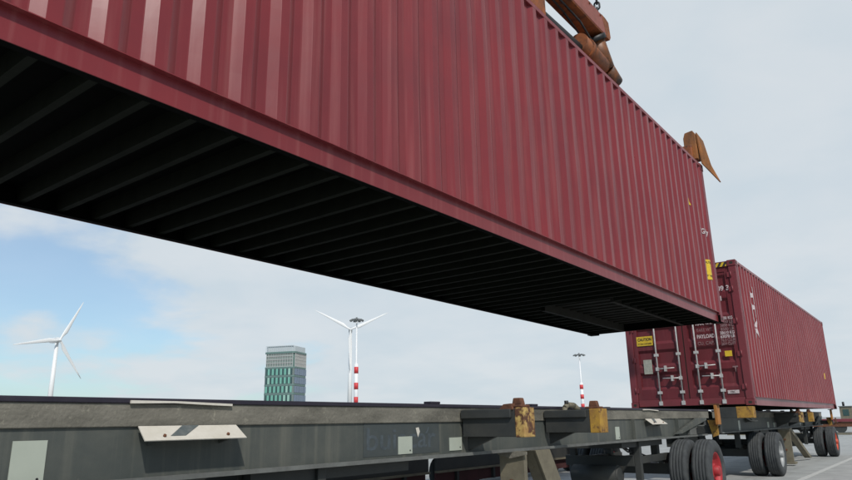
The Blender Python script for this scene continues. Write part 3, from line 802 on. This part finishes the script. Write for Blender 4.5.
# wind turbines
def turbine(label, az, dist, hub_tan, angs, blade, yaw_off, tower_r):
    p = at(az, dist); hz = hub_tan * dist + CAMZ
    root = empty('wind_turbine', p, math.atan2(-p.x, p.y)); # local +y away from camera
    tag(root, label, 'wind turbine', 'white wind turbines on the horizon')
    mb = MB(); mb.tube((0, 0, 0), (0, 0, hz - 1.5), tower_r, tower_r * .55, n=24); mb.build('tower', 'turbine', root)
    head = MB(); head.box(-1.6, 1.6, -2.4, 7.5, -1.5, 1.9)
    h = head.build('nacelle', 'turbine' if yaw_off else 'nacelle_grey', root, bevel=.4); h.location = (0, 0, hz); h.rotation_euler = (0, 0, yaw_off)
    mb = MB(); mb.tube((0, -2.4, 0), (0, -4.6, 0), 1.5, .5, n=20); mb.build('hub', 'turbine', h)
    for a in angs:
        mb = MB(); secs = [(0.5, .75, .7), (blade * .10, .85, .6), (blade * .22, 1.55, .42), (blade * .5, 1.05, .28), (blade * .8, .62, .16), (blade, .18, .06)]
        rings = []
        d = Vector((math.cos(a), 0, math.sin(a))); e = Vector((-math.sin(a), 0, math.cos(a)))
        for (t, c, th) in secs:
            ring = []
            for i in range(12):
                q = 2 * math.pi * i / 12
                ring.append(mb.bm.verts.new(d * t + e * (math.cos(q) * c - (c * .4 if t > blade * .15 else 0)) + Vector((0, -3.4 + math.sin(q) * th, 0))))
            rings.append(ring)
        for A, B in zip(rings, rings[1:]):
            for i in range(12):
                f = mb.face([A[i], A[(i + 1) % 12], B[(i + 1) % 12], B[i]])
                if f: f.smooth = True
        mb.face(rings[-1])
        mb.build('blade', 'turbine', h)
    return root
turbine('white wind turbine standing alone at far left, its nacelle seen from the side', (-.9112, .4119), 560, .113, (R(64), R(191), R(306)), 33, R(30), 2.1)
turbine('white wind turbine beside the red and white mast, upper blades spread in a V', (-.6880, .7257), 620, .1355, (R(151.5), R(24.5), R(270)), 37, 0, 2.3)

def light_mast(label, az, dist, top_tan, red_tans, red_h, r, heads):
    p = at(az, dist); root = empty('light_mast', p); tag(root, label, 'light mast', 'tall lighting masts')
    ht = top_tan * dist + CAMZ
    mb = MB(); mb.tube((0, 0, 0), (0, 0, ht), r * 1.15, r * .55, n=16); mb.build('pole', 'mast_white', root)
    for t in red_tans:
        z = t * dist + CAMZ; mb = MB(); rr = r * 1.15 + .25; mb.tube((0, 0, z - red_h / 2), (0, 0, z + red_h / 2), rr, n=16)
        mb.build('red_band', 'mast_red', root)
    z0 = red_tans[-1] * dist + CAMZ - red_h * 2; 
    mb = MB(); mb.tube((0, 0, 0), (0, 0, red_tans[0] * dist + CAMZ + red_h), r * 1.15 + .22, n=16); mb.build('sleeve', 'mast_white', root)
    mb = MB(); mb.tube((0, 0, ht), (0, 0, ht + .5), heads * .42, n=18); mb.tube((0, 0, ht + .5), (0, 0, ht + 1.1), .3, n=8); mb.build('head_ring', 'lamp_grey', root)
    for k in range(8):
        a = 2 * math.pi * k / 8 + .3
        mb = MB(); c = Vector((math.cos(a) * heads, math.sin(a) * heads, ht + .1)); mb.box(-.5, .5, -.45, .45, -.22, .22, Matrix.Translation(c) @ Matrix.Rotation(a, 4, 'Z') @ Matrix.Rotation(R(30), 4, 'Y'))
        mb.tube((math.cos(a) * heads * .3, math.sin(a) * heads * .3, ht + .3), c, .09, n=6); mb.build('floodlight', 'lamp_grey', root)
    return root
light_mast('red and white banded lighting mast close beside the second wind turbine', (-.6815, .7318), 235, .1495, (.0770, .0545, .0345), 2.2, .42, 2.0)
light_mast('slim lighting mast seen between the empty chassis and the far container', (-.4145, .9101), 330, .0910, (.0467, .0333, .0205), 2.0, .50, 2.4)

# office tower
ctr = at((-.7436, .6687), 480); root = empty('office_tower', ctr, math.atan2(-ctr.x, ctr.y) - R(27)); tag(root, 'square green glass office tower with a pale screened crown, standing on the horizon', 'office tower')
# local frame: corner at 0,0 ; front face runs to -x, side face runs to +y
FW = 23.2; SD = 19.5; HT = 55.0
mb = MB()
def rr_poly(x0, x1, y0, y1, r, n=5):
    pts = []
    for cx, cy, a0 in ((x1 - r, y0 + r, -90), (x1 - r, y1 - r, 0), (x0 + r, y1 - r, 90), (x0 + r, y0 + r, 180)):
        for i in range(n + 1):
            a = R(a0 + 90 * i / n); pts.append((cx + r * math.cos(a), cy + r * math.sin(a)))
    return pts
mb.prism(rr_poly(-FW, 0, 0, SD, 2.2), 'z', 0, 41); mb.build('wall', 'tower_back', root)
mb = MB(); mb.prism(rr_poly(-FW + .5, -.5, .5, SD - .5, 2.0), 'z', 41, 50.4); mb.build('crown', 'tower_frame', root)
mb = MB(); mb.prism(rr_poly(-FW - .25, .25, -.25, SD + .25, 2.3), 'z', 50.4, 51.6); mb.build('cornice', 'tower_frame', root)
# crown screen: pale posts and rails
k = 0
mb = MB()
for i in range(17):
    x = -FW + 1.5 + i * (FW - 3) / 16; mb.box(x - .20, x + .20, -.05, .35, 41.0, 50.3)
for z in (41.2, 43.6, 46.0, 48.4): mb.box(-FW + 1.5, -1.5, .0, .30, z, z + .38)
for i in range(12):
    y = 1.5 + i * (SD - 3) / 11; mb.box(-.35, .05, y - .30, y + .30, 41.0, 50.3)
for z in (41.2, 43.6, 46.0, 48.4): mb.box(-.30, .0, 1.5, SD - 1.5, z, z + .38)
mb.build('crown_screen', 'tower_screen', root)
mb = MB()
for i in range(15):
    x = -FW + 1 + i * (FW - 2) / 14; mb.box(x - .12, x + .12, .1, .3, 51.6, 55.8)
mb.prism(rr_poly(-FW + .6, -.6, .6, SD - .6, 2.0), 'z', 51.6, 55.4)
mb.box(-FW + 1, -1, .05, .35, 55.3, 55.8)
mb.build('roof_screen', 'crown_glass', root)
wf = None
pat = ['glass_pale', 'glass_dark', 'glass_green', 'glass_dark', 'glass_green', 'glass_green', 'glass_dark', 'glass_pale', 'glass_dark', 'glass_green', 'glass_dark']
wm = {}
for mname in ('glass_pale', 'glass_dark', 'glass_green'):
    q = MB(); q.mat(mname); q.box(-.74, .74, -.12, .1, 0, 4.3); q.mat('tower_frame'); q.box(-.06, .06, -.16, -.121, 0, 4.3); q.mats = [mname, 'tower_frame']; wm[mname] = q.mesh('window', mname)
q = MB(); q.box(-.12, .12, -1.9, 1.9, 0, 4.3); ws = q.mesh('window', 'glass_side')
for fl in range(5):
    z = 36.2 - fl * 5.95 - .6
    for i in range(13):
        m_ = 'glass_dark' if i % 2 == (fl * 5 % 3 == 1) else pat[(i * 3 + fl * 7 + (i * fl) % 4) % len(pat)].replace('dark', 'green')
        o = bpy.data.objects.new('window', wm[m_]); col.objects.link(o); o.parent = root; o.location = (-FW + 2.3 + i * (FW - 4.4) / 12, -.02, z)
    for i in range(5):
        o = bpy.data.objects.new('window', ws); col.objects.link(o); o.parent = root; o.location = (.02, 2.9 + i * (SD - 5.8) / 4, z)
    mb = MB(); mb.prism(rr_poly(-FW - .12, .12, -.12, SD + .12, 2.2), 'z', z + 4.65, z + 5.6); mb.build('floor_band', 'tower_frame', root)

# ------------------------------------------------------------------ things beyond
# low dark red flat cars parked far off, seen under the chassis and at the right edge
def flat_car(label, x, y, rz, ln):
    root = empty('flat_wagon', (x, y, 0), rz); tag(root, label, 'wagon', 'dark red flat wagons parked far off')
    mb = MB(); mb.box(-ln / 2, ln / 2, -1.1, 1.1, .82, 1.05); mb.build('deck', 'maroon_frame', root, bevel=.02)
    mb = MB(); mb.box(-ln / 2, ln / 2, -1.0, -.80, .45, .80); mb.build('side_sill', 'rust', root)
    mb = MB(); mb.box(-ln / 2 + .1, ln / 2 - .1, -.3, .3, .50, .80); mb.build('centre_sill', 'dark_steel', root)
    for k in range(int(ln / 1.1)):
        x_ = -ln / 2 + .5 + k * 1.1; mb = MB(); mb.box(x_, x_ + .10, -1.14, -1.10, .80, 1.14); mb.build('stake_pocket', 'rust', root)
    for sx in (-1, 1):
        for dx in (-.6, .6):
            mb = MB(); mb.tube((sx * ln * .36 + dx, -.95, .42), (sx * ln * .36 + dx, -.70, .42), .42, n=20); mb.build('wheel', 'dark_steel', root)
    return root
flat_car('dark red flat wagon parked at the right edge behind the rearmost wheel', 1.5, 64, 0, 13)
flat_car('dark red flat wagon parked behind the rear end of the loaded chassis', -12.6, 64, 0, 13)
def low_wagon(label, x, ya, yb):
    root = empty('low_wagon', (x, (ya + yb) / 2, 0)); tag(root, label, 'wagon', 'low maroon wagons on the neighbouring lane')
    h = (yb - ya) / 2
    mb = MB(); mb.box(-1.1, 0, -h, h, .62, .80); mb.build('deck', 'dark_steel', root, bevel=.01)
    mb = MB(); mb.box(-.06, -.01, -h + .05, h - .05, .36, .619); mb.build('side_sill', 'dark_steel', root)
    mb = MB(); mb.box(-.06, .03, -h + .05, h - .05, .318, .358); mb.build('side_lip', 'khaki', root)
    mb = MB(); mb.box(-.10, -.05, -h + .1, h - .1, .10, .317); mb.build('skirt', 'old_maroon', root)
    k = -h + .7
    while k < h - .5:
        mb = MB(); mb.box(-.05, .01, k, k + .07, .10, .315); mb.build('skirt_post', 'dark_steel', root); k += 1.35
    for y in (-h * .7, h * .7):
        for q in (-.5, .5):
            mb = MB(); mb.tube((-.30, y + q, .30), (-.12, y + q, .30), .30, n=22); mb.build('wheel', 'rubber', root)
    return root
low_wagon('low maroon wagon behind the middle of the foreground chassis beam, glimpsed below its flange', -8.0, -3.0, 10.65)
low_wagon('low maroon wagon behind the khaki support leg of the foreground chassis, glimpsed below the beam', -8.0, 10.80, 17.4)
mb = MB(); mb.box(-14, 30, 56.0, 56.5, .0, .13); o = mb.build('kerb', 'khaki'); tag(o, kind='structure')
# quay shed and cabin on the horizon at the right
mb = MB(); mb.box(-9, 60, 230, 250, 0, 4.9); o = mb.build('warehouse', 'shed_white'); 
r_ = empty('warehouse_building', (0, 0, 0)); tag(r_, 'long low white warehouse on the horizon at the right edge', 'warehouse'); o.name = 'wall'; o.parent = r_
mb = MB(); mb.prism([(229.5, 4.9), (250.5, 4.9), (250.5, 5.3), (240, 6.2), (229.5, 5.3)], 'x', -9.4, 60.4); mb.build('roof', 'shed_white', r_)
for k in range(5):
    mb = MB(); mb.box(-5 + k * 12, -1.5 + k * 12, 229.85, 229.99, 0, 4); mb.build('door', 'lamp_grey', r_)
r_ = empty('site_cabin', (-9.9, 92, 0)); tag(r_, 'small brown cabin with a pale side just beyond the far container', 'cabin')
mb = MB(); mb.mat('khaki'); mb.box(-.6, .6, 0, 1.2, .3, 2.3); mb.build('wall', None, r_)
mb = MB(); mb.box(-.68, .68, -.1, 1.3, 2.3, 2.38); mb.build('roof', 'lamp_grey', r_)
mb = MB(); mb.box(-.3, .3, -.03, -.002, 1.3, 2.0); mb.build('window', 'glass_dark', r_)
mb = MB(); mb.tube((-.2, .6, 2.38), (-.2, .6, 2.85), .12, n=10); mb.build('chimney', 'black_metal', r_)

# ------------------------------------------------------------------ world
SUN_EL = 45; SUN_AZ = 127      # azimuth clockwise from +y
w = bpy.data.worlds.new('World'); scene.world = w; w.use_nodes = True
t = w.node_tree; N = t.nodes; K = t.links
bg = N['Background']; bg.inputs['Strength'].default_value = .1
sky = N.new('ShaderNodeTexSky'); sky.sky_type = 'NISHITA'; sky.sun_disc = False
sky.sun_elevation = R(SUN_EL); sky.sun_rotation = R(SUN_AZ); sky.air_density = 1.0; sky.dust_density = 1.0; sky.ozone_density = 1.0
tc = N.new('ShaderNodeTexCoord'); sep = N.new('ShaderNodeSeparateXYZ'); K.new(tc.outputs['Generated'], sep.inputs[0])
def math_(op, a, b=None, c=None):
    n = N.new('ShaderNodeMath'); n.operation = op
    for i, v in enumerate((a, b, c)):
        if v is None: continue
        if isinstance(v, (int, float)): n.inputs[i].default_value = v
        else: K.new(v, n.inputs[i])
    return n.outputs[0]
zc = math_('ADD', math_('MAXIMUM', sep.outputs[2], 0.0), .22)
px = math_('DIVIDE', sep.outputs[0], zc); py = math_('DIVIDE', sep.outputs[1], zc)
cmb = N.new('ShaderNodeCombineXYZ'); K.new(px, cmb.inputs[0]); K.new(py, cmb.inputs[1])
def wnoise(sc, det, rough, off=(0, 0, 0), dist=0.0):
    mp = N.new('ShaderNodeMapping'); mp.inputs['Location'].default_value = off; K.new(cmb.outputs[0], mp.inputs[0])
    n = N.new('ShaderNodeTexNoise'); n.inputs['Scale'].default_value = sc; n.inputs['Detail'].default_value = det; n.inputs['Roughness'].default_value = rough
    n.inputs['Distortion'].default_value = dist
    K.new(mp.outputs[0], n.inputs['Vector']); return n.outputs['Fac']
n1 = wnoise(1.0, 8, .5, (3.1, 1.7, 0), .3); n2 = wnoise(2.6, 6, .5, (7.3, 2.2, 0), .2)
cl = math_('ADD', math_('MULTIPLY', n1, .72), math_('MULTIPLY', n2, .28))
# the veil is thicker to the right of the view (+y) than to the left (-x)
veil = math_('MULTIPLY_ADD', sep.outputs[1], .56, -.31)
cl = math_('ADD', cl, veil)
mr = N.new('ShaderNodeMapRange'); mr.interpolation_type = 'SMOOTHSTEP'; mr.inputs[1].default_value = .395; mr.inputs[2].default_value = .515; mr.inputs[3].default_value = .34; mr.inputs[4].default_value = .96
K.new(cl, mr.inputs[0])
shade = N.new('ShaderNodeMix'); shade.data_type = 'RGBA'; shade.inputs[6].default_value = (6.1, 6.9, 7.5, 1); shade.inputs[7].default_value = (6.9, 7.4, 7.8, 1)
sh = N.new('ShaderNodeMapRange'); sh.inputs[1].default_value = .35; sh.inputs[2].default_value = .65; K.new(n2, sh.inputs[0]); K.new(sh.outputs[0], shade.inputs[0])
mix = N.new('ShaderNodeMix'); mix.data_type = 'RGBA'; K.new(mr.outputs[0], mix.inputs[0])
sm = N.new('ShaderNodeVectorMath'); sm.operation = 'MULTIPLY'; K.new(sky.outputs[0], sm.inputs[0]); sm.inputs[1].default_value = (.94, 1.21, 1.34); K.new(sm.outputs[0], mix.inputs[6]); K.new(shade.outputs[2], mix.inputs[7])
# added bright lobe, out of view near the sun, for the rib highlights
dt = N.new('ShaderNodeVectorMath'); dt.operation = 'DOT_PRODUCT'; K.new(tc.outputs['Generated'], dt.inputs[0]); dt.inputs[1].default_value = Vector((.50, -.60, .62)).normalized()
lob = math_('POWER', math_('MAXIMUM', dt.outputs['Value'], 0), 36)
lob = math_('MULTIPLY_ADD', lob, 2.4, 1.0)
# unseen +x side of the sky dimmed so the panels reflect less white
gx = N.new('ShaderNodeMapRange'); gx.interpolation_type = 'SMOOTHSTEP'; gx.inputs[1].default_value = .05; gx.inputs[2].default_value = .65; gx.inputs[3].default_value = 1.0; gx.inputs[4].default_value = .58
K.new(sep.outputs[0], gx.inputs[0]); lob = math_('MULTIPLY', lob, gx.outputs[0])
vm = N.new('ShaderNodeVectorMath'); vm.operation = 'SCALE'; K.new(mix.outputs[2], vm.inputs[0]); K.new(lob, vm.inputs['Scale'])
K.new(vm.outputs[0], bg.inputs['Color'])

# sun
sd = bpy.data.lights.new('sun', 'SUN'); sd.energy = 2.9; sd.angle = R(1.5); sd.color = (1, .95, .88)
so = bpy.data.objects.new('sun', sd); col.objects.link(so)
az = R(SUN_AZ); el = R(SUN_EL)
v = Vector((math.sin(az) * math.cos(el), math.cos(az) * math.cos(el), math.sin(el)))
so.rotation_euler = v.to_track_quat('Z', 'Y').to_euler(); so.location = v * 60

# camera
f, yaw, pit, rol = 675.3, .645, .266, -.018
fw = Vector((-math.sin(yaw) * math.cos(pit), math.cos(yaw) * math.cos(pit), math.sin(pit)))
r0 = Vector((math.cos(yaw), math.sin(yaw), 0)); u0 = r0.cross(fw)
rr = r0 * math.cos(rol) + u0 * math.sin(rol); uu = -r0 * math.sin(rol) + u0 * math.cos(rol)
cam = bpy.data.cameras.new('camera'); co = bpy.data.objects.new('camera', cam); col.objects.link(co)
mt = Matrix((rr, uu, -fw)).transposed().to_4x4(); mt.translation = (0, 0, CAMZ); co.matrix_world = mt
cam.sensor_width = 36; cam.lens = 36 * f / 852; cam.clip_end = 8000; cam.clip_start = .05
scene.camera = co
scene.view_settings.view_transform = 'Standard'; scene.view_settings.look = 'None'; scene.view_settings.exposure = 0; scene.view_settings.gamma = 1
scene.view_settings.use_curve_mapping = False
